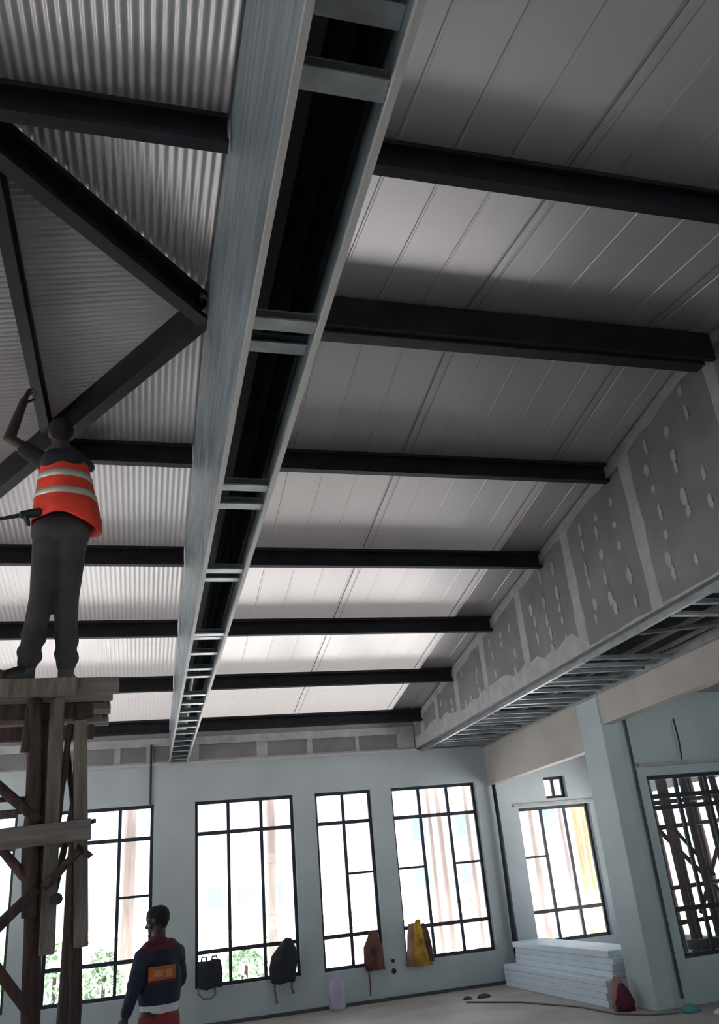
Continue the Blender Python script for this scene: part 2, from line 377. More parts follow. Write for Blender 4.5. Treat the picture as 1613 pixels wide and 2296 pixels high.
# hips
def hip(sgn, L, d):
    a = V(XA + .02, YR, ZR); e = V(XA - L, YR + sgn * L * SH / SL, ZR - SH * L)
    o = MB().channel(a - V(0, 0, .165), e - V(0, 0, .165), .11, .28, .014, side=sgn).build('hip_rafter', 'steel')
    tag(o, d, 'rafter', 'hip rafters')
hip(-1, 6.0, 'dark steel hip rafter slanting up to the left, upper arm of the V')
hip(1, 6.0, 'dark steel hip rafter slanting down left past the worker, lower arm of the V')
zt = ZR - SH * (XA + .96) - .018
hy = hipy(-.96)
o = MB().channel((-.96, YR - hy + .1, zt - .10), (-.96, YR + hy - .08, zt - .10), .085, .19, .012).build('hip_purlin', 'steel')
tag(o, 'thin dark purlin crossing between the two hip rafters above the worker', 'purlin')

# ------------------------------------------------------------------ long ceiling box
BX0, BX1, BZ = .40, .72, 4.205
bxo = empty('ceiling_box', (.56, 8.0, BZ))
tag(bxo, 'long unfinished ceiling box of grey board with open underside and metal studs', 'ceiling box')
for x0, x1 in ((BX0, BX0 + .014), (BX1 - .014, BX1)):
    mb = MB(); vs = []; ks = [.3, 2, 4, YR, 7, 9, 11, 13, YF - .01]
    for y in ks: vs += [(x0, y, BZ), (x1, y, BZ), (x1, y, zroof(XA, y) - .03), (x0, y, zroof(XA, y) - .03)]
    fs = []
    for k in range(len(ks)-1):
        b = 4*k
        for i in range(4): j = (i+1) % 4; fs.append((b+i, b+j, b+4+j, b+4+i))
    fs += [(0, 1, 2, 3), tuple(4*(len(ks)-1) + i for i in range(4))]
    mb.add(vs, fs).build('side_panel', 'galv', bxo)
MB().box(BX0 - .010, BX0 + .016, .3, YF - .01, BZ - .010, BZ + .018).build('edge_trim', 'strip', bxo)
MB().box(BX1 - .016, BX1 + .010, .3, YF - .01, BZ - .010, BZ + .018).build('edge_trim', 'strip', bxo)
MB().channel((.57, .3, 5.0), (.57, YF - .02, 5.0), .10, .05, .008).build('runner', 'runner', bxo)
for xa, xb in ((BX0 + .018, BX0 + .04), (BX1 - .04, BX1 - .018)): MB().box(xa, xb, .4, YF - .1, 4.36, 4.72).build('inner_shade_plate', 'steel', bxo)  # dark plates added to blacken the shaded inside of the box
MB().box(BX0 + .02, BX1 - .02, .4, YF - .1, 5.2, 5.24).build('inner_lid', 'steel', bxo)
for y in (1.53, 1.74, 2.98, 3.23, 4.62, 4.89, 6.08, 6.43, 7.80, 8.12, 8.7, 9.35, 9.7, 10.4, 10.9, 11.4, 12.0, 12.5, 13.0, 13.6, 14.1, 14.6, 15.1, 15.5):
    dz = .06 if int(y * 100) % 2 else .0
    MB().channel((BX0 + .016, y, BZ + .05 + dz), (BX1 - .016, y, BZ + .05 + dz), .085, .05, .007).build('cross_stud', 'stud', bxo)

# ------------------------------------------------------------------ soffit frame on the right
sf = empty('soffit_frame', (5.85, 10.0, 4.15))
tag(sf, 'open grid of galvanised ceiling studs between the patched bulkhead and right wall', 'ceiling frame')
for x in (5.23, 6.47): MB().channel((x, 4.2, 4.185), (x, YF - .02, 4.185), .05, .07, .006).build('runner', 'stud', sf)
MB().channel((5.9, 4.2, 4.26), (5.9, YF - .02, 4.26), .06, .05, .006).build('runner', 'runner', sf)
y = 4.6; k = 0
while y < YF - .2:
    if not 7.3 < y < 8.6:
        zt = 4.185 + random.uniform(-.02, .015)
        MB().channel((5.26, y + random.uniform(-.05, .05), zt), (6.44, y + random.uniform(-.06, .06), zt), .055, .05, .006).build('cross_stud', 'stud' if k % 3 else 'galv', sf)
    y += .36; k += 1
for a, b in (((5.3, 8.0, 4.22), (6.42, 7.5, 4.2)), ((5.4, 9.3, 4.24), (6.3, 12.2, 4.22)), ((6.2, 6.0, 4.23), (6.3, 11.5, 4.25))):
    MB().channel(a, b, .05, .04, .006).build('loose_stud', 'runner', sf)

# ------------------------------------------------------------------ windows
def window(n, x0, x1, z0, z1, y, cols, label=None, rails=(1.08, 2.97), sub=()):
    w = empty(f'window_{n}', ((x0+x1)/2, y, z0)); w['kind'] = 'structure'
    t = .055
    f = MB().box(x0, x0+t, y, y+.045, z0, z1).box(x1-t, x1, y, y+.045, z0, z1).box(x0+t, x1-t, y, y+.045, z0, z0+t).box(x0+t, x1-t, y, y+.045, z1-t, z1)
    f.build('frame', 'wframe', w)
    cs = [x0 + (x1-x0) * k / cols for k in range(1, cols)]
    for c in cs: MB().box(c - t/2, c + t/2, y + .003, y + .042, z0 + t, z1 - t).build('mullion', 'wframe', w)
    for r_ in rails:
        if z0 < r_ < z1: MB().box(x0 + t, x1 - t, y - .004, y + .038, r_ - .032, r_ + .032).build('transom', 'wframe', w)
    for c, z in sub:
        a = x0 + (x1-x0)*c/cols; b = x0 + (x1-x0)*(c+1)/cols
        MB().box(a + t/2, b - t/2, y + .005, y + .03, z - .02, z + .02).build('glazing_bar', 'wframe', w)
    MB().box(x0 + t, x1 - t, y + .043, y + .047, z0 + t, z1 - t).build('pane', 'glass', w)
    return w
yw = YF + .12
window(1, *wins[0], WB, WT, yw, 3)
window(2, *wins[1], WB, WT, yw, 3, sub=((2, 2.05),))
window(3, *wins[2], WB, WT, yw, 3)
window(4, *wins[3], WB, WT, yw, 2, sub=((1, 2.08),))
window(5, *wins[4], WB, WT, yw, 3, sub=((0, 2.08), (2, 2.08)))
window(6, 7.10, 8.67, WB, 2.96, yw, 3, sub=((0, 2.05),))
window(7, 7.12, 8.68, WB, 2.95, 11.16, 3, rails=(1.15, 2.50, 2.66))
window(8, 7.74, 8.22, 3.10, 3.52, yw, 2)
n = 9
for a in (-5, 3.6): window(n, a, a + 1.6, WB, 3.4, YB - .12, 3); n += 1  # windows for the fill-light openings added in the near wall
# sill ledges and head ledge
tn = 3
for a, b, y, z in ((7.0, 8.8, 11.05, 3.08), (7.0, 8.8, YF - .03, 2.985)):
    struct(MB().box(a, b, y, y + .06, z, z + .05).build(f'trim_{tn}', 'joint')); tn += 1
# conduits
o = MB().tube([(.085, YF - .03, 3.5), (.085, YF - .03, 4.55)], .02, 8).build('conduit', 'wframe'); tag(o, 'thin dark upright conduit above the window nearest the standing man', 'conduit')
pipe = MB().tube([(6.60, YF - .09, .03), (6.60, YF - .09, 1.2), (6.61, YF - .10, 2.6), (6.60, YF - .09, 3.5)], [.06, .05, .04, .035], 12)
o = pipe.build('drain_pipe', 'rubber', smooth=True); tag(o, 'dark upright pipe in the corner where far wall meets the side opening', 'pipe')
MB().box(6.58, 6.74, YF - .12, YF - .02, 3.46, 3.53).build('bracket', 'rubber', o)
o = MB().tube([(6.93, 11.06, .1), (6.93, 11.06, 4.1)], .018, 8).build('conduit', 'dirt'); tag(o, 'thin grey conduit running down the shaded side of the white pillar', 'conduit')
o = MB().tube([(7.75, 11.02, 3.75), (7.76, 11.02, 3.45), (7.74, 11.02, 3.15)], .012, 6).build('hanging_wire', 'rubber'); tag(o, 'short loose wire hanging on the wall above the right-hand window', 'wire')
for z, r in ((.60, .030), (.44, .042)):
    k = MB(); N = 16
    k.rings([[(4.27 + r*q*math.cos(2*math.pi*i/N), YF - d, z + r*q*math.sin(2*math.pi*i/N)) for i in range(N)] for q, d in ((1, 0), (1, .02), (.8, .03), (.4, .03), (.35, .02))])
    o = k.build('wall_socket', 'rubber'); tag(o, ('small upper' if r < .04 else 'larger lower') + ' round black socket on the pier left of the yellow cloth', 'socket')

# ------------------------------------------------------------------ scaffold
sc = empty('wooden_scaffold', (-.8, 6.2, 0))
tag(sc, 'rough timber scaffold at the left edge carrying the worker in the orange vest', 'scaffold')
def pole(a, b, r, m, nm='pole', wob=.10, n=9, seg=9, flat=1.0):
    a = Vector(a); b = Vector(b)
    pts = [a.lerp(b, k / seg) + V(random.uniform(-.008, .008), random.uniform(-.008, .008), 0) * (0 < k < seg) for k in range(seg + 1)]
    return MB().tube(pts, [r * random.uniform(.92, 1.08) for _ in pts], n, wob=wob, flat=flat).build(nm, m, sc, smooth=True)
MB().bar((-.595, 6.0, 3.26), (-.562, 6.0, 1.68), .088, .05, up=(0, 1, 0)).build('pole', 'wood', sc, bevel=.005)
pole((-.60, 6.12, 0), (-.71, 6.08, 3.24), .055, 'woodr')
pole((-.675, 6.0, 1.9), (-.74, 6.0, 3.28), .048, 'woodd', nm='splice')
pole((-.34, 6.08, 0), (-.455, 6.03, 3.22), .038, 'woodd')
MB().bar((-.44, 6.0, 3.1), (-.365, 6.0, 1.70), .085, .045, up=(0, 1, 0)).build('splice', 'wood', sc, bevel=.006)
pole((-1.75, 6.05, 0), (-1.72, 6.03, 3.24), .05, 'woodr')
pole((-.52, 6.9, 0), (-.50, 6.9, 3.24), .045, 'woodd'); pole((-1.72, 6.95, 0), (-1.70, 6.95, 3.24), .05, 'woodd')
MB().bar((-1.85, 5.93, 2.32), (-.335, 5.93, 2.385), .04, .13).build('ledger', 'plank', sc, bevel=.005)
MB().bar((-1.85, 6.04, 3.19), (-.36, 6.04, 3.17), .05, .11).build('ledger', 'woodd', sc, bevel=.005)
MB().bar((-1.85, 6.86, 3.19), (-.40, 6.86, 3.18), .05, .11).build('ledger', 'woodr', sc, bevel=.005)
for a, b, r, m in (((-1.5, 5.96, 3.6 - .35), (-.66, 5.97, 2.46), .030, 'woodd'), ((-.98, 5.98, 2.42), (-.66, 5.98, 2.08), .030, 'woodr'),
                   ((-1.75, 5.97, 1.05), (-.64, 5.97, 2.06), .034, 'woodd'), ((-.60, 5.96, 2.06), (-.40, 5.97, 2.27), .026, 'woodd'),
                   ((-1.75, 5.97, 2.75), (-.62, 5.99, 1.36), .034, 'woodr'), ((-1.8, 6.0, 2.62), (-.68, 6.02, 2.61), .016, 'woodd'),
                   ((-1.8, 6.0, 2.50), (-.68, 6.02, 2.535), .018, 'wood'), ((-.52, 6.02, 2.9), (-.42, 6.5, 2.2), .022, 'woodd'),
                   ((-.55, 6.05, 2.0), (-.5, 6.9, 2.9), .022, 'woodd'), ((-.50, 6.0, 3.08), (-.56, 6.0, 2.35), .022, 'woodd'),
                   ((-.41, 6.0, 2.425), (-.31, 6.0, 2.44), .014, 'woodd'), ((-.42, 5.99, 2.30), (-.33, 5.97, 2.22), .018, 'woodr')):
    pole(a, b, r, m, nm='brace', n=7, seg=5)
pole((-.53, 5.92, 1.99), (-.53, 6.08, 1.99), .035, 'woodd', nm='peg', n=10, seg=2)
for k, (ya, xe, xs_, m) in enumerate(((5.70, -.19, -2.1, 'plank'), (5.93, -.24, -2.0, 'plank'), (6.16, -.29, -2.15, 'woodr'), (6.39, -.27, -2.05, 'plank'), (6.62, -.34, -2.1, 'woodr'), (6.85, -.30, -2.0, 'plank'))):
    MB().box(xs_, xe, ya, ya + .215, 3.255 + .004 * (k % 2), 3.325 + .004 * (k % 2)).build('deck_plank', m, sc, bevel=.006)
MB().box(-1.6, -.45, 5.66, 5.69, 3.20, 3.32).build('toe_board', 'wood', sc, bevel=.004)
pole((-.765, 6.0, 3.2), (-.775, 5.98, 2.9), .03, 'woodd', nm='offcut', seg=2)

# ------------------------------------------------------------------ people
K = 1 / S      # one metre in layout units
def hand(mb, wrist, d, pn, side, curl=.6, s=1.0):
    """palm + four curled fingers + thumb. d: along the hand, pn: palm normal (curl direction), side: toward the thumb"""
    d = Vector(d).normalized(); pn = Vector(pn); pn = (pn - d*pn.dot(d)).normalized(); sd = Vector(side); sd = (sd - d*sd.dot(d) - pn*sd.dot(pn)).normalized()
    w_ = Vector(wrist); m = K * s
    for q in (-.03, -.01, .01, .03): mb.cap(w_ + sd*q*m*.6, w_ + d*.085*m + sd*q*m, .014*m, .012*m, n=8)
    for q, L, r in ((.032, .070, .0095), (.011, .080, .010), (-.011, .075, .0095), (-.032, .058, .0085)):
        p0 = w_ + d*.085*m + sd*q*m; a = d
        for i, (fr_, bend) in enumerate(((.45, .5), (.32, .9), (.23, .8))):
            ang = curl * bend * 1.1; ax = a.cross(pn).normalized(); a = (Matrix.Rotation(ang, 3, ax) @ a).normalized()
            p1 = p0 + a * L * fr_ * m; mb.cap(p0, p1, r*m*(1 - .1*i), r*m*(.92 - .1*i), n=8); p0 = p1
    t0 = w_ + d*.02*m + sd*.028*m; t1 = t0 + (d*.6 + sd*.8 + pn*.25).normalized()*.035*m; t2 = t1 + (d*.9 + sd*.15 + pn*.5*curl).normalized()*.032*m; t3 = t2 + (d*.8 - sd*.2 + pn*.8*curl).normalized()*.025*m
    mb.cap(t0, t1, .014*m, .012*m, n=8); mb.cap(t1, t2, .012*m, .0105*m, n=8); mb.cap(t2, t3, .0105*m, .0085*m, n=8)
def head(mb, c, fw, up, s=1.0):
    """skull, jaw, brow, nose, lips, chin, ears round centre c"""
    m = K*s; fw = Vector(fw).normalized(); up = Vector(up); up = (up - fw*up.dot(fw)).normalized(); sd = fw.cross(up); c = Vector(c)
    mb.cap(c - fw*.025*m + up*.025*m, c + fw*.015*m + up*.028*m, .078*m, .074*m, n=18)
    mb.cap(c + fw*.02*m, c + fw*.03*m - up*.075*m, .062*m, .040*m, n=16)
    mb.cap(c - fw*.01*m - up*.02*m, c + fw*.005*m - up*.055*m, .060*m, .046*m, n=16)
    mb.cap(c + fw*.052*m - up*.098*m, c + fw*.056*m - up*.09*m, .020*m, .019*m, n=10)
    for q in (-1, 1):
        mb.cap(c + fw*.076*m + up*.022*m + sd*q*.012*m, c + fw*.068*m + up*.024*m + sd*q*.040*m, .010*m, .009*m, n=8)
        mb.cap(c + fw*.062*m + up*.004*m + sd*q*.03*m, c + fw*.063*m + up*.004*m + sd*q*.031*m, .014*m, .014*m, n=8)
        mb.cap(c + fw*.055*m - up*.025*m + sd*q*.036*m, c + fw*.045*m - up*.03*m + sd*q*.045*m, .018*m, .015*m, n=8)
        mb.cap(c - fw*.008*m + up*.016*m + sd*q*.078*m, c - fw*.002*m - up*.022*m + sd*q*.074*m, .015*m, .010*m, n=8, flat=.5, side=fw)
    mb.cap(c + fw*.082*m + up*.008*m, c + fw*.102*m - up*.028*m, .009*m, .013*m, n=8)
    mb.cap(c + fw*.088*m - up*.032*m + sd*.012*m, c + fw*.088*m - up*.032*m - sd*.012*m, .009*m, .009*m, n=8)
    mb.cap(c + fw*.080*m - up*.056*m + sd*.020*m, c + fw*.080*m - up*.056*m - sd*.020*m, .009*m, .009*m, n=8)
    mb.cap(c + fw*.077*m - up*.070*m + sd*.017*m, c + fw*.077*m - up*.070*m - sd*.017*m, .009*m, .009*m, n=8)
    return sd
def hair(c, fw, up, parent, s=1.0, m_='hair'):
    m = K*s; fw = Vector(fw).normalized(); up = Vector(up); up = (up - fw*up.dot(fw)).normalized(); c = Vector(c)
    h = MB(); h.cap(c - fw*.032*m + up*.034*m, c + fw*.004*m + up*.042*m, .082*m, .078*m, n=18)
    h.cap(c - fw*.045*m + up*.0*m, c - fw*.035*m - up*.03*m, .062*m, .05*m, n=14)
    o = h.build('hair', m_, parent); remesh(o, .008, 3); return o

# worker on the scaffold, seen from behind, looking up at the roof
wk = empty('person', (-.70, 6.0, 3.33))
tag(wk, 'worker in orange-red reflective vest standing on the scaffold, arm raised to the roof steel', 'person')
hd = V(-.70, 5.97, 5.33); fw = V(-.25, .75, .60)
feetL, feetR = V(-.80, 5.92, 3.42), V(-.555, 5.98, 3.42)
b = MB()
head(b, hd, fw, (0, -.5, .85))
b.cap((-.665, 5.99, 5.12), hd - V(0, .01, .06), .062*K, .058*K)                                   # neck
b.cap((-.60, 6.0, 5.07), (-.74, 6.0, 5.07), .085*K, .085*K)                                       # shoulders
b.cap((-.67, 6.0, 5.0), (-.65, 6.0, 4.55), .13*K, .125*K, flat=.7, side=(1, 0, 0))                # trunk
b.cap((-.71, 6.0, 4.47), (-.58, 6.0, 4.47), .10*K, .10*K)                                         # pelvis
for hp, kn, an, toe in ((V(-.72, 6, 4.45), V(-.737, 5.93, 3.98), feetL + V(0, .03, .06), V(-.93, 5.80, 3.375)), (V(-.572, 6, 4.45), V(-.575, 5.95, 3.96), feetR + V(0, .03, .06), V(-.50, 6.17, 3.375))):
    b.cap(hp, kn, .080*K, .055*K); b.cap(kn, an, .052*K, .036*K)
    b.cap(an - V(0, 0, .02), toe, .034*K, .03*K)
sL, eL, hL = V(-.80, 6.0, 5.09), V(-1.065, 5.97, 5.27), V(-.99, 5.98, 5.62)
b.cap(sL, eL, .052*K, .040*K); b.cap(eL, hL, .040*K, .028*K)
hand(b, hL, (.12, .05, .4), (.8, .1, 0), (0, 1, 0), curl=1.0)
sR, eR, hR = V(-.545, 6.0, 5.09), V(-.50, 6.30, 5.22), V(-.72, 6.42, 5.50)
b.cap(sR, eR, .052*K, .040*K); b.cap(eR, hR, .040*K, .028*K)
hand(b, hR, (-.3, .3, .7), (0, 1, 0), (-1, 0, 0), curl=.8)
remesh(b.build('body', 'skin', wk), .0075, 3)
hair(hd, fw, (0, -.5, .85), wk)
t = MB()
t.cap((-.725, 6.0, 4.50), (-.575, 6.0, 4.50), .122*K, .122*K)
t.cap((-.65, 6.0, 4.50), (-.65, 6.0, 4.56), .135*K, .13*K, flat=.8, side=(1, 0, 0))
for hp, kn, an in ((V(-.73, 6, 4.44), V(-.737, 5.93, 3.98), feetL + V(.0, .02, .08)), (V(-.572, 6, 4.44), V(-.577, 5.95, 3.96), feetR + V(0, .02, .08))):
    t.cap(hp, kn, .104*K, .078*K); t.cap(kn, an, .078*K, .062*K)
    for q in (.62, .88):
        c_ = kn.lerp(an, q); t.cap(c_ + V(-.012, -.01, .012), c_ + V(.018, .01, -.012), .064*K, .062*K, n=12)
remesh(t.build('trousers', 'trous', wk), .010, 3)
sh = MB()
sh.cap((-.60, 6.0, 5.06), (-.74, 6.0, 5.06), .10*K, .10*K); sh.cap((-.67, 6.0, 5.0), (-.65, 6.0, 4.58), .138*K, .135*K, flat=.75, side=(1, 0, 0))
sh.cap(sL, sL.lerp(eL, .55), .064*K, .056*K); sh.cap(sR, sR.lerp(eR, .6), .064*K, .056*K)
sh.cap((-.665, 5.99, 5.12), (-.675, 5.99, 5.17), .072*K, .066*K)
sh.cap((-.71, 5.93, 5.06), (-.62, 5.93, 5.06), .10*K, .10*K)
remesh(sh.build('shirt', 'shirt', wk), .010, 3)
def vring(z, cx, hw, hd_, cy=6.0, n=32, ph=0.0, fold=.0):
    out = []
    for i in range(n):
        u = 2*math.pi*i/n; f = 1 + fold*math.sin(7*u + ph); out.append((cx + hw*math.cos(u)*f, cy + hd_*math.sin(u)*f, z))
    return out
def vest_prof(z):
    tt = (5.10 - z) / (5.10 - 4.58); return (-.66 + .042*tt, .125 + .085*tt, .125 + .045*tt)
zs = [4.60, 4.68, 4.76, 4.84, 4.92, 5.0, 5.06]
vr = MB()
rr = []
for z in zs: cx, hw, hh = vest_prof(z); rr.append(vring(z, cx, hw + .035, hh + .03, fold=.03*(5.1 - z)/.5, ph=1))
lst = vring(4.56, -.617, .245, .19, fold=.03, ph=1)
lst = [(p_[0], p_[1], 4.56 - .07*max(0, (p_[0] + .55)/.2) + .04 * math.exp(-((p_[0] + .66)/.1)**2)) for p_ in lst]
rr = [lst] + rr
vr.rings(rr, cap=False)
vv = vr.build('hi_vis_vest', 'hivis', wk, smooth=True); so_ = vv.modifiers.new('thick', 'SOLIDIFY'); so_.thickness = .008; so_.offset = 1
for z in (4.925, 4.775):
    bnd = MB(); rs = []
    for dz in (-.028, .028):
        cx, hw, hh = vest_prof(z + dz); rs.append(vring(z + dz, cx, hw + .047, hh + .042, fold=.03*(5.1 - z)/.5, ph=1))
    bo = bnd.rings(rs, cap=False).build('reflective_band', 'reflect', wk, smooth=True); q_ = bo.modifiers.new('thick', 'SOLIDIFY'); q_.thickness = .003; q_.offset = 1
for f_, toe in ((feetL, V(-.95, 5.80, 3.375)), (feetR, V(-.50, 6.19, 3.375))):
    bo = MB(); bo.cap(f_ + V(0, .03, -.045), toe, .046*K, .040*K); bo.cap(f_ + V(0, .03, -.03), f_ + V(0, .03, .05), .048*K, .05*K)
    remesh(bo.build('boot', 'dirt', wk), .009, 3)
o = MB().cap((-.80, 5.86, 4.60), (-.90, 5.84, 4.57), .035, .03).cap((-.90, 5.84, 4.57), (-1.12, 5.82, 4.505), .017, .011).cap((-.88, 5.84, 4.56), (-.86, 5.85, 4.50), .022, .016).build('cordless_drill', 'rubber', smooth=True)
tag(o, 'black hand tool sticking out from the belt of the worker in the orange vest', 'tool')

# man standing on the floor, three-quarter back view, looking left
mn = empty('person', (.12, 9.0, 0))
tag(mn, 'man in navy jacket with orange back print and red trousers standing before the far windows', 'person')
hd = V(.135, 9.0, 1.755); fw = V(-.90, .35, -.18)
b = MB(); head(b, hd, fw, (-.15, 0, 1), s=1.02)
b.cap((.16, 9.02, 1.52), hd + V(.015, 0, -.06), .064*K, .060*K)
ax = V(.80, .60, 0).normalized()      # shoulder line
cT = V(.165, 9.02, 0)
def at(c, z, q=0.0): return V(c.x, c.y, z) + ax * q
b.cap(at(cT, 1.47, -.13), at(cT, 1.47, .13), .085*K, .085*K); b.cap(at(cT, 1.40), at(cT, 1.05), .14*K, .125*K, flat=.7, side=ax); b.cap(at(cT, .98, -.07), at(cT, .98, .07), .11*K, .11*K)
sL, eL, hL = at(cT, 1.46, -.20), V(-.06, 8.86, 1.22), V(-.135, 8.83, 1.0)
sR, eR, hR = at(cT, 1.46, .20), V(.35, 9.16, 1.22), V(.20, 9.32, 1.06)
for a_, e_, h_ in ((sL, eL, hL), (sR, eR, hR)): b.cap(a_, e_, .052*K, .040*K); b.cap(e_, h_, .038*K, .027*K)
hand(b, hL, (-.1, .02, -1), (.4, .5, 0), (-.6, .6, 0), curl=.35); hand(b, hR, (-.7, .4, -.2), (-.3, -.6, .2), (0, 0, 1), curl=.7)
fl = [(at(cT, .96, -.09), V(.06, 8.90, .52), V(.04, 8.96, .09), V(-.12, 9.06, .04)), (at(cT, .96, .09), V(.24, 9.04, .52), V(.26, 9.12, .09), V(.12, 9.26, .04))]
for hp, kn, an, toe in fl: b.cap(hp, kn, .082*K, .055*K); b.cap(kn, an, .053*K, .036*K); b.cap(an - V(0, 0, .03), toe, .036*K, .03*K)
remesh(b.build('body', 'skin', mn), .0075, 3)
hair(hd, fw, (-.15, 0, 1), mn, s=1.02)
j = MB()
j.cap(at(cT, 1.455, -.13), at(cT, 1.455, .13), .105*K, .105*K); j.cap(at(cT, 1.38), at(cT, 1.16), .165*K, .158*K, flat=.8, side=ax)
j.rings([[at(cT, z, r_*math.cos(2*math.pi*i/28)) + V(-ax.y, ax.x, 0)*r_*.85*math.sin(2*math.pi*i/28) for i in range(28)] for z, r_ in ((1.055, .185), (1.07, .20), (1.2, .215), (1.35, .20))])
for a_, e_, h_ in ((sL, eL, hL), (sR, eR, hR)):
    j.cap(a_, e_, .072*K, .060*K); j.cap(e_, e_.lerp(h_, .88), .058*K, .045*K)
    for q in (.3, .6, .85): c_ = a_.lerp(e_, q); j.cap(c_ + V(.01, 0, 0), c_ - V(.01, 0, .01), .062*K, .062*K, n=10)
remesh(j.build('jacket', 'navy', mn), .010, 3)
y_ = MB(); y_.cap(at(cT, 1.50, -.11), at(cT, 1.50, .11), .098*K, .098*K, side=ax, flat=.95); y_.cap(at(cT, 1.53, .0), at(cT, 1.585, -.02), .085*K, .070*K)
remesh(y_.build('jacket_yoke', 'maroon', mn), .010, 3)
c_ = MB().rings([vring(z, .155, r, r*.95, cy=9.01, n=24) for z, r in ((1.555, .087), (1.60, .078), (1.60, .070), (1.56, .078))], cap=False).build('collar', 'maroon', mn, smooth=True)
st_ = MB().rings([[at(cT, z, r_*math.cos(2*math.pi*i/28)) + V(-ax.y, ax.x, 0)*r_*.8*math.sin(2*math.pi*i/28)*(1 + .04*math.sin(5*i)) for i in range(28)] for z, r_ in ((.985, .185), (1.02, .187), (1.09, .18))])
remesh(st_.build('shirt_hem', 'white', mn), .010, 3)
tr_ = MB().rings([[at(cT, z, r_*math.cos(2*math.pi*i/28)) + V(-ax.y, ax.x, 0)*r_*.8*math.sin(2*math.pi*i/28) for i in range(28)] for z, r_ in ((.84, .17), (.92, .183), (1.0, .178))]); tr_.cap(at(cT, .875, -.05), at(cT, .875, .05), .135*K, .135*K, side=ax)
for hp, kn, an, toe in fl: tr_.cap(hp - V(0, 0, .04), kn, .108*K, .078*K); tr_.cap(kn, an + V(0, 0, .02), .078*K, .066*K)
remesh(tr_.build('trousers', 'red', mn), .010, 3)
for hp, kn, an, toe in fl:
    bo = MB().cap(an - V(0, 0, .04), toe, .046*K, .040*K).cap(an - V(0, 0, .03), an + V(0, 0, .04), .048*K, .05*K)
    remesh(bo.build('shoe', 'rubber', mn), .009, 3)
bn = V(ax.y, -ax.x, 0)      # outward from the back
def patch(nm, m, q0, q1, z0, z1, lift):
    N = 8; mb = MB(); vs = []
    for i in range(N + 1):
        q = q0 + (q1 - q0) * i / N; dpt = .85 * math.sqrt(max(0, .215**2 - q*q)) + lift
        for z in (z0, z1): p_ = at(cT, z, q) + bn * dpt; vs.append(p_)
    for i in range(N + 1):
        q = q0 + (q1 - q0) * i / N; dpt = .85 * math.sqrt(max(0, .215**2 - q*q)) + lift - .02
        for z in (z0, z1): p_ = at(cT, z, q) + bn * dpt; vs.append(p_)
    o2 = 2*(N+1); fs = [(2*i, 2*i+2, 2*i+3, 2*i+1) for i in range(N)] + [(o2+2*i, o2+2*i+1, o2+2*i+3, o2+2*i+2) for i in range(N)]
    fs += [(2*i, o2+2*i, o2+2*i+2, 2*i+2) for i in range(N)] + [(2*i+1, 2*i+3, o2+2*i+3, o2+2*i+1) for i in range(N)] + [(0, 1, o2+1, o2), (2*N, o2+2*N, o2+2*N+1, 2*N+1)]
    mb.add(vs, fs).build(nm, m, mn)
patch('back_print', 'orange', -.19, .03, 1.25, 1.375, .012)
patch('back_print', 'orange2', -.165, -.10, 1.29, 1.345, .018)
patch('back_print', 'orange2', -.075, -.02, 1.28, 1.345, .018)
patch('back_print', 'maroon', -.19, .03, 1.235, 1.262, .016)

# ------------------------------------------------------------------ things along the far wall
def garment(name, m, x0, x1, y, prof, folds=6, depth=.06, amp=.18, parent=None):
    """hanging cloth: prof is (z, left, right) as fractions of x0..x1"""
    mb = MB(); rs = []
    for z, a, b_ in prof:
        xa = x0 + (x1-x0)*(a + .05*math.sin(z*23 + x0)); xb = x0 + (x1-x0)*(b_ + .05*math.sin(z*31 + x0*3)); c = (xa+xb)/2; h = (xb-xa)/2; n = 36; r = []
        for i in range(n):
            u = 2*math.pi*i/n; f = 1 + amp*math.sin(folds*u + z*6)
            r.append((c + h*math.cos(u), y + depth*math.sin(u)*f, z + .014*math.sin(3*u + x0*5) + .008*math.sin(7*u)))
        rs.append(r)
    return mb.rings(rs).build(name, m, parent, smooth=True)
t = empty('tool_bag', (1.07, YF - .08, .56))
garment('bag_body', 'black', .885, 1.285, YF - .12, ((.56, .04, .96), (.60, 0, 1), (.80, .0, 1), (.93, .02, .98), (.96, .06, .94)), folds=9, depth=.10, amp=.10, parent=t)
for xa in (.95, 1.12): MB().tube([(xa, YF - .12, .94), (xa + .01, YF - .12, 1.02), (xa + .08, YF - .12, 1.02), (xa + .10, YF - .12, .94)], .014, 8).build('handle', 'rubber', t, smooth=True)
MB().tube([(.89, YF - .2, .60), (.90, YF - .18, .50), (.98, YF - .15, .42), (1.10, YF - .15, .41), (1.18, YF - .14, .47), (1.16, YF - .1, .58)], .013, 8).build('strap', 'runner', t, smooth=True)
tag(t, 'square black bag with looped strap on the sill of the wide left window', 'bag')
t = empty('backpack', (2.33, YF - .1, .5))
garment('bag_body', 'black', 2.06, 2.56, YF - .12, ((.50, .06, .85), (.56, 0, .96), (.72, .03, .97), (.90, .15, .98), (1.03, .32, .93), (1.12, .5, .86), (1.15, .6, .8)), folds=5, depth=.09, amp=.15, parent=t)
for xa, zb in ((2.16, .2), (2.45, .32)): MB().tube([(xa, YF - .12, .53), (xa - .01, YF - .12, .40), (xa + .02, YF - .12, zb)], .02, 8).build('strap', 'runner', t, smooth=True)
tag(t, 'dark peaked backpack with dangling straps hanging before the wide left window', 'backpack')
o = garment('hanging_jacket', 'brown', 3.74, 4.10, YF - .05, ((.50, .05, 1), (.60, .02, .98), (.85, .05, .95), (1.0, .2, .85), (1.10, .35, .72)), folds=6)
tag(o, 'dull brown jacket hung at the lower right of the narrow window', 'jacket')
MB().tube([(3.80, YF - .07, .52), (3.81, YF - .07, .3), (3.80, YF - .07, .12)], .012, 6).build('cord', 'brown', o)
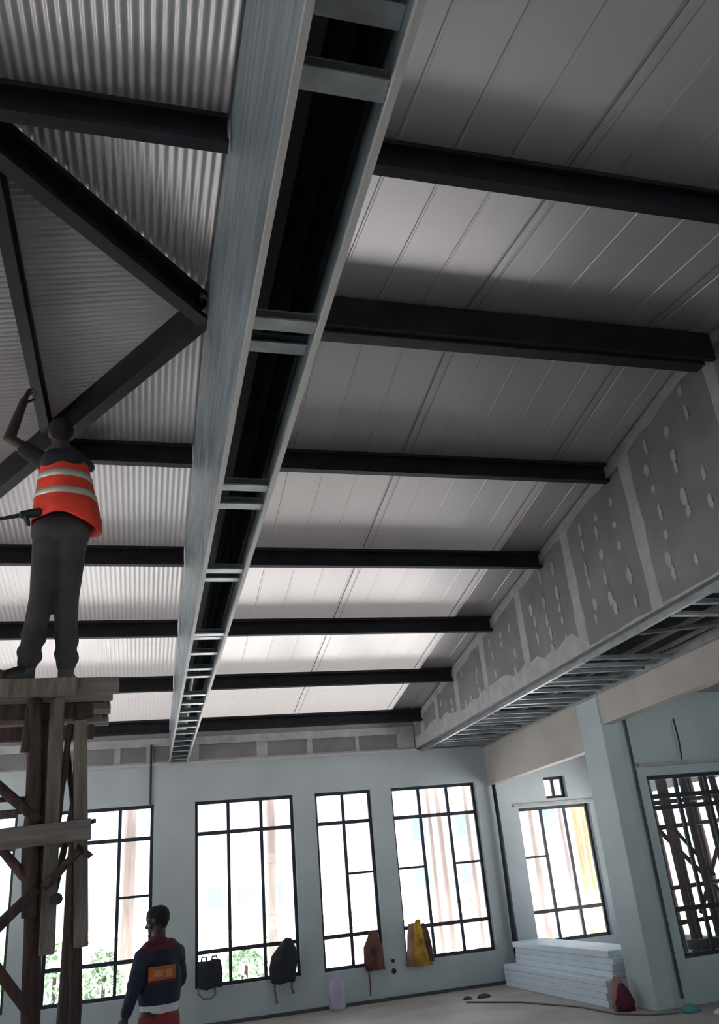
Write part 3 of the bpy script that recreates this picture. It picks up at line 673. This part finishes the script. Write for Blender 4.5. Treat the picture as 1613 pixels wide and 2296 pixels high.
t = empty('hanging_clothes', (4.76, YF - .08, .48))
garment('pink_garment', 'pink', 4.50, 4.95, YF - .03, ((.48, .0, 1), (.7, .02, .95), (.95, .1, .8), (1.14, .25, .6)), folds=5, parent=t)
garment('yellow_garment', 'yellow', 4.62, 4.98, YF - .10, ((.48, .05, 1), (.66, .0, .95), (.9, .1, .8), (1.10, .2, .6), (1.2, .3, .5)), folds=7, depth=.05, parent=t)
garment('brown_garment', 'brown', 4.80, 5.02, YF - .07, ((.52, .1, 1), (.75, .0, .9), (1.0, .0, .7), (1.12, .1, .5)), folds=5, depth=.07, parent=t)
tag(t, 'yellow, pink and brown clothes hung together in the lower left of the third window', 'clothes')
o = MB(); o.rings([[(3.18 + r*math.cos(u)*(1 + .08*math.sin(5*u + z*9)), YF - .25 + r*.8*math.sin(u)*(1 + .08*math.sin(5*u + z*9)), z) for u in [2*math.pi*k/24 for k in range(24)]] for z, r in
                   ((.0, .11), (.04, .135), (.2, .125), (.36, .13), (.46, .10), (.50, .05), (.535, .035))])
o = o.build('plastic_sack', 'lav', smooth=True); tag(o, 'tied lavender plastic sack standing on the floor under the narrow window', 'sack')
# stack of pale boards on the right
lab = ['bottom', 'second', 'third', 'fourth', 'fifth', 'sixth', 'seventh', 'top']
z = 0
for k in range(8):
    up_ = k >= 4; h = .088 if k != 3 else .075
    x1 = 6.98; x0 = 6.24 + (.15 if up_ else 0) + random.uniform(-.015, .015); ya = 11.78 + random.uniform(0, .08); yb = 15.50 - (.22 if up_ else 0) + random.uniform(-.06, .03)
    o = MB().box(x0, x1, ya, yb, z + .001, z + h).build('board_pack', 'packw', bevel=.008)
    tag(o, f'long pale blue-white board pack lying by the right openings, {lab[k]} of eight in the stack', 'board pack', 'stacked board packs by the right openings')
    z += h
# bits on the floor
def lump(name, m, x, y, sx, sy, sz, label, cat, seed=0):
    rd = random.Random(seed); mb = MB(); rs = []
    for t_ in (0, .35, .7, .92, 1):
        r = [1, 1.02, .8, .45, .12][[0, .35, .7, .92, 1].index(t_)]
        rs.append([(x + sx*r*math.cos(u)*rd.uniform(.8, 1.15), y + sy*r*math.sin(u)*rd.uniform(.8, 1.15), sz*t_) for u in [2*math.pi*q/12 for q in range(12)]])
    o = mb.rings(rs).build(name, m, smooth=True); tag(o, label, cat); return o
lump('rubble_piece', 'dirt', 5.15, 14.55, .07, .06, .05, 'smaller left dark scrap lying on the floor below the yellow clothes', 'scrap', 1)
lump('rubble_piece', 'dirt', 5.42, 14.50, .11, .07, .06, 'longer right dark scrap lying on the floor below the yellow clothes', 'scrap', 2)
t = empty('tool_sack', (6.30, 11.45, 0))
MB().rings([[(6.30 + r*math.cos(u)*(1 + .15*math.sin(5*u + z*8)) - .08*z, 11.45 + r*.7*math.sin(u)*(1 + .15*math.sin(5*u)), z) for u in [2*math.pi*q/16 for q in range(16)]] for z, r in ((0, .12), (.1, .13), (.22, .09), (.33, .03))]).build('sack_body', 'maroon', t, smooth=True)
MB().rings([[(6.25 + r*math.cos(u)*(1 + .15*math.sin(6*u + z*8)), 11.52 + r*.6*math.sin(u), z + .02*math.sin(4*u)) for u in [2*math.pi*q/16 for q in range(16)]] for z, r in ((0, .10), (.2, .11), (.36, .08), (.40, .03))]).build('sack_lining', 'pink', t, smooth=True)
tag(t, 'small dark maroon pointed sack standing at the foot of the white pillar', 'sack')
o = lump('cloth_heap', 'teal', 6.78, 10.7, .12, .10, .10, 'dark teal cloth heap on the floor at the right foot of the pillar', 'cloth', 4)
o = lump('plastic_sheet', 'packw', 7.15, 10.3, .28, .16, .07, 'crumpled white plastic sheet on the floor at the bottom right', 'sheet', 5)
o = MB().tube([(5.0, 14.2, .012), (5.6, 13.4, .012), (6.0, 12.2, .012), (6.05, 11.3, .012), (6.3, 10.9, .012), (6.6, 10.7, .012)], .014, 6).build('floor_cable', 'runner', smooth=True)
tag(o, 'thin grey cable trailing over the floor past the board stack', 'cable')

# ------------------------------------------------------------------ outside
struct(MB().box(-60, 60, -30, 110, -.5, -.13).build('ground', 'ground'))
def ext_pole(x, y, h, r, label, m='extpole'):
    o = MB().tube([(x, y, -.14), (x + .05, y, h*.5), (x, y, h)], [r*1.15, r, r*.8], 10).build('utility_pole', m, smooth=True); tag(o, label, 'pole'); return o
ext_pole(2.75, 20, 7.0, .10, 'thin weathered pole seen through the right third of the wide left window')
ext_pole(-.35, 20.5, 7.0, .13, 'pale weathered pole seen through the window above the standing man')
# low fence outside
fz = empty('garden_fence', (2.5, 24.0, -.13)); tag(fz, 'low rail fence outside crossing behind the far windows', 'fence')
for z in (.8, 1.15): MB().box(-9, 12, 24, 24.05, z, z + .06).build('rail', 'rail', fz)
for x in range(-9, 13, 3): MB().box(x - .05, x + .05, 23.96, 24.06, -.13, 1.3).build('post', 'rail', fz)
def building(x0, x1, y, d, h, label, rows, cols):
    b_ = empty('building', ((x0+x1)/2, y, -.13)); tag(b_, label, 'building')
    MB().box(x0, x1, y, y + d, -.13, h).build('wall', 'bwall', b_)
    MB().add([(x0-.4, y-.4, h), (x1+.4, y-.4, h), (x1+.4, y+d+.4, h), (x0-.4, y+d+.4, h), ((x0+x1)/2-1, y+d/2, h+1.4), ((x0+x1)/2+1, y+d/2, h+1.4)], [(0, 1, 5, 4), (1, 2, 5), (2, 3, 4, 5), (3, 0, 4), (0, 3, 2, 1)]).build('roof', 'broof', b_)
    for r_ in range(rows):
        for c in range(cols):
            xc = x0 + (x1-x0)*(c+.5)/cols; zc = 1.2 + r_*2.8
            MB().box(xc - .5, xc + .5, y - .03, y + .02, zc, zc + 1.3).build('window', 'bwin', b_)
building(-16, -6, 55, 8, 3.4, 'pale low house far outside behind the left windows', 1, 4)
building(1.5, 12, 62, 8, 3.2, 'pale low house far outside behind the wide window', 1, 5)
building(15, 27, 52, 8, 5.6, 'pale two-storey house far outside behind the narrow window', 2, 4)
def bush(x, y, r, h, label, seed):
    rd = random.Random(seed); mb = MB()
    for k in range(420):
        u = rd.uniform(0, 2*math.pi); zz = rd.random(); rr_ = r*math.sqrt(max(.05, 1 - (2*zz-1)**2))*rd.uniform(.5, 1)
        c = V(x + rr_*math.cos(u), y + rr_*math.sin(u), -.1 + h*zz); s_ = rd.uniform(.05, .10)
        a = V(rd.uniform(-1, 1), rd.uniform(-1, 1), rd.uniform(-1, 1)).normalized()*s_; e = a.cross(V(rd.uniform(-1, 1), rd.uniform(-1, 1), rd.uniform(-1, 1))).normalized()*s_*.5
        mb.add([c - a, c + e, c + a, c - e], [(0, 1, 2, 3)])
    t_ = empty('bush', (x, y, -.13)); mb.build('foliage', 'leaf', t_); MB().tube([(x, y, -.14), (x + .03, y, h*.6)], .04, 6).build('stem', 'woodd', t_); tag(t_, label, 'bush')
bush(-1.6, 18.6, .5, 1.5, 'leafy bush outside the second window, left of its middle', 1)
bush(-.7, 18.2, .4, 1.3, 'leafy bush outside close behind the standing man', 2)
bush(2.0, 18.8, .5, 1.0, 'low leafy bush outside between the black bag and the backpack', 3)
bush(-2.9, 19.0, .6, 1.7, 'tallest leafy bush outside at the far left window', 4)
# timber props outside, behind the third window and the side window
k = 0
for x, y, h, r in ((6.1, 18.4, 6, .05), (6.55, 19.0, 6, .07), (6.95, 18.2, 6, .05), (7.6, 19.2, 6, .06), (8.35, 18.0, 5.4, .05), (8.75, 18.7, 5.4, .06), (9.05, 17.8, 5.4, .05), (9.5, 18.1, 5.4, .10), (9.85, 18.4, 5.4, .07)):
    o = MB().tube([(x, y, -.14), (x + random.uniform(-.06, .06), y, h*.5), (x + random.uniform(-.05, .05), y, h)], [r, r*.9, r*.8], 8, wob=.08).build('timber_prop', 'timber' if x > 9.3 else 'extpole', smooth=True)
    tag(o, 'upright timber prop outside, seen through the windows at the right corner', 'prop', 'timber props outside the right corner windows'); k += 1
# rough scaffold behind the cross-wall window
s2 = empty('wooden_scaffold', (8.4, 12.3, 0)); tag(s2, 'dark timber scaffold behind the right-hand window beyond the pillar', 'scaffold')
def p2(a, b_, r, nm='pole'): MB().tube([a, (Vector(a) + Vector(b_))/2 + V(.01, .01, 0), b_], [r, r*.95, r*.9], 8, wob=.1).build(nm, 'woodr' if random.random() < .4 else 'woodd', s2, smooth=True)
for x, y in ((7.95, 12.0), (8.15, 12.2), (8.75, 12.0), (8.85, 12.5), (8.5, 13.2), (8.42, 12.05), (7.7, 12.6), (9.0, 12.9), (8.95, 12.0)): p2((x, y, 0), (x - .06, y, 3.7), .06)
for z in (.9, 1.38, 2.25, 2.62, 3.0): p2((7.65, 12.08, z), (9.0, 12.12, z + .04), .035, 'ledger')
p2((7.8, 12.1, 2.2), (8.9, 12.15, 1.0), .035, 'brace'); p2((8.2, 12.1, 1.0), (9.0, 12.15, 2.2), .035, 'brace'); p2((8.0, 12.1, 2.3), (8.6, 12.1, 1.5), .03, 'brace')
for z, a in ((.12, 7.6), (.26, 7.7), (.40, 7.65), (.54, 7.8), (.68, 7.75)): MB().box(a, 9.0, 11.7, 11.95, z - .12, z).build('deck_plank', 'woodd', s2, bevel=.006)
for o in list(bpy.data.objects):
    if 'o' in o: del o['o']
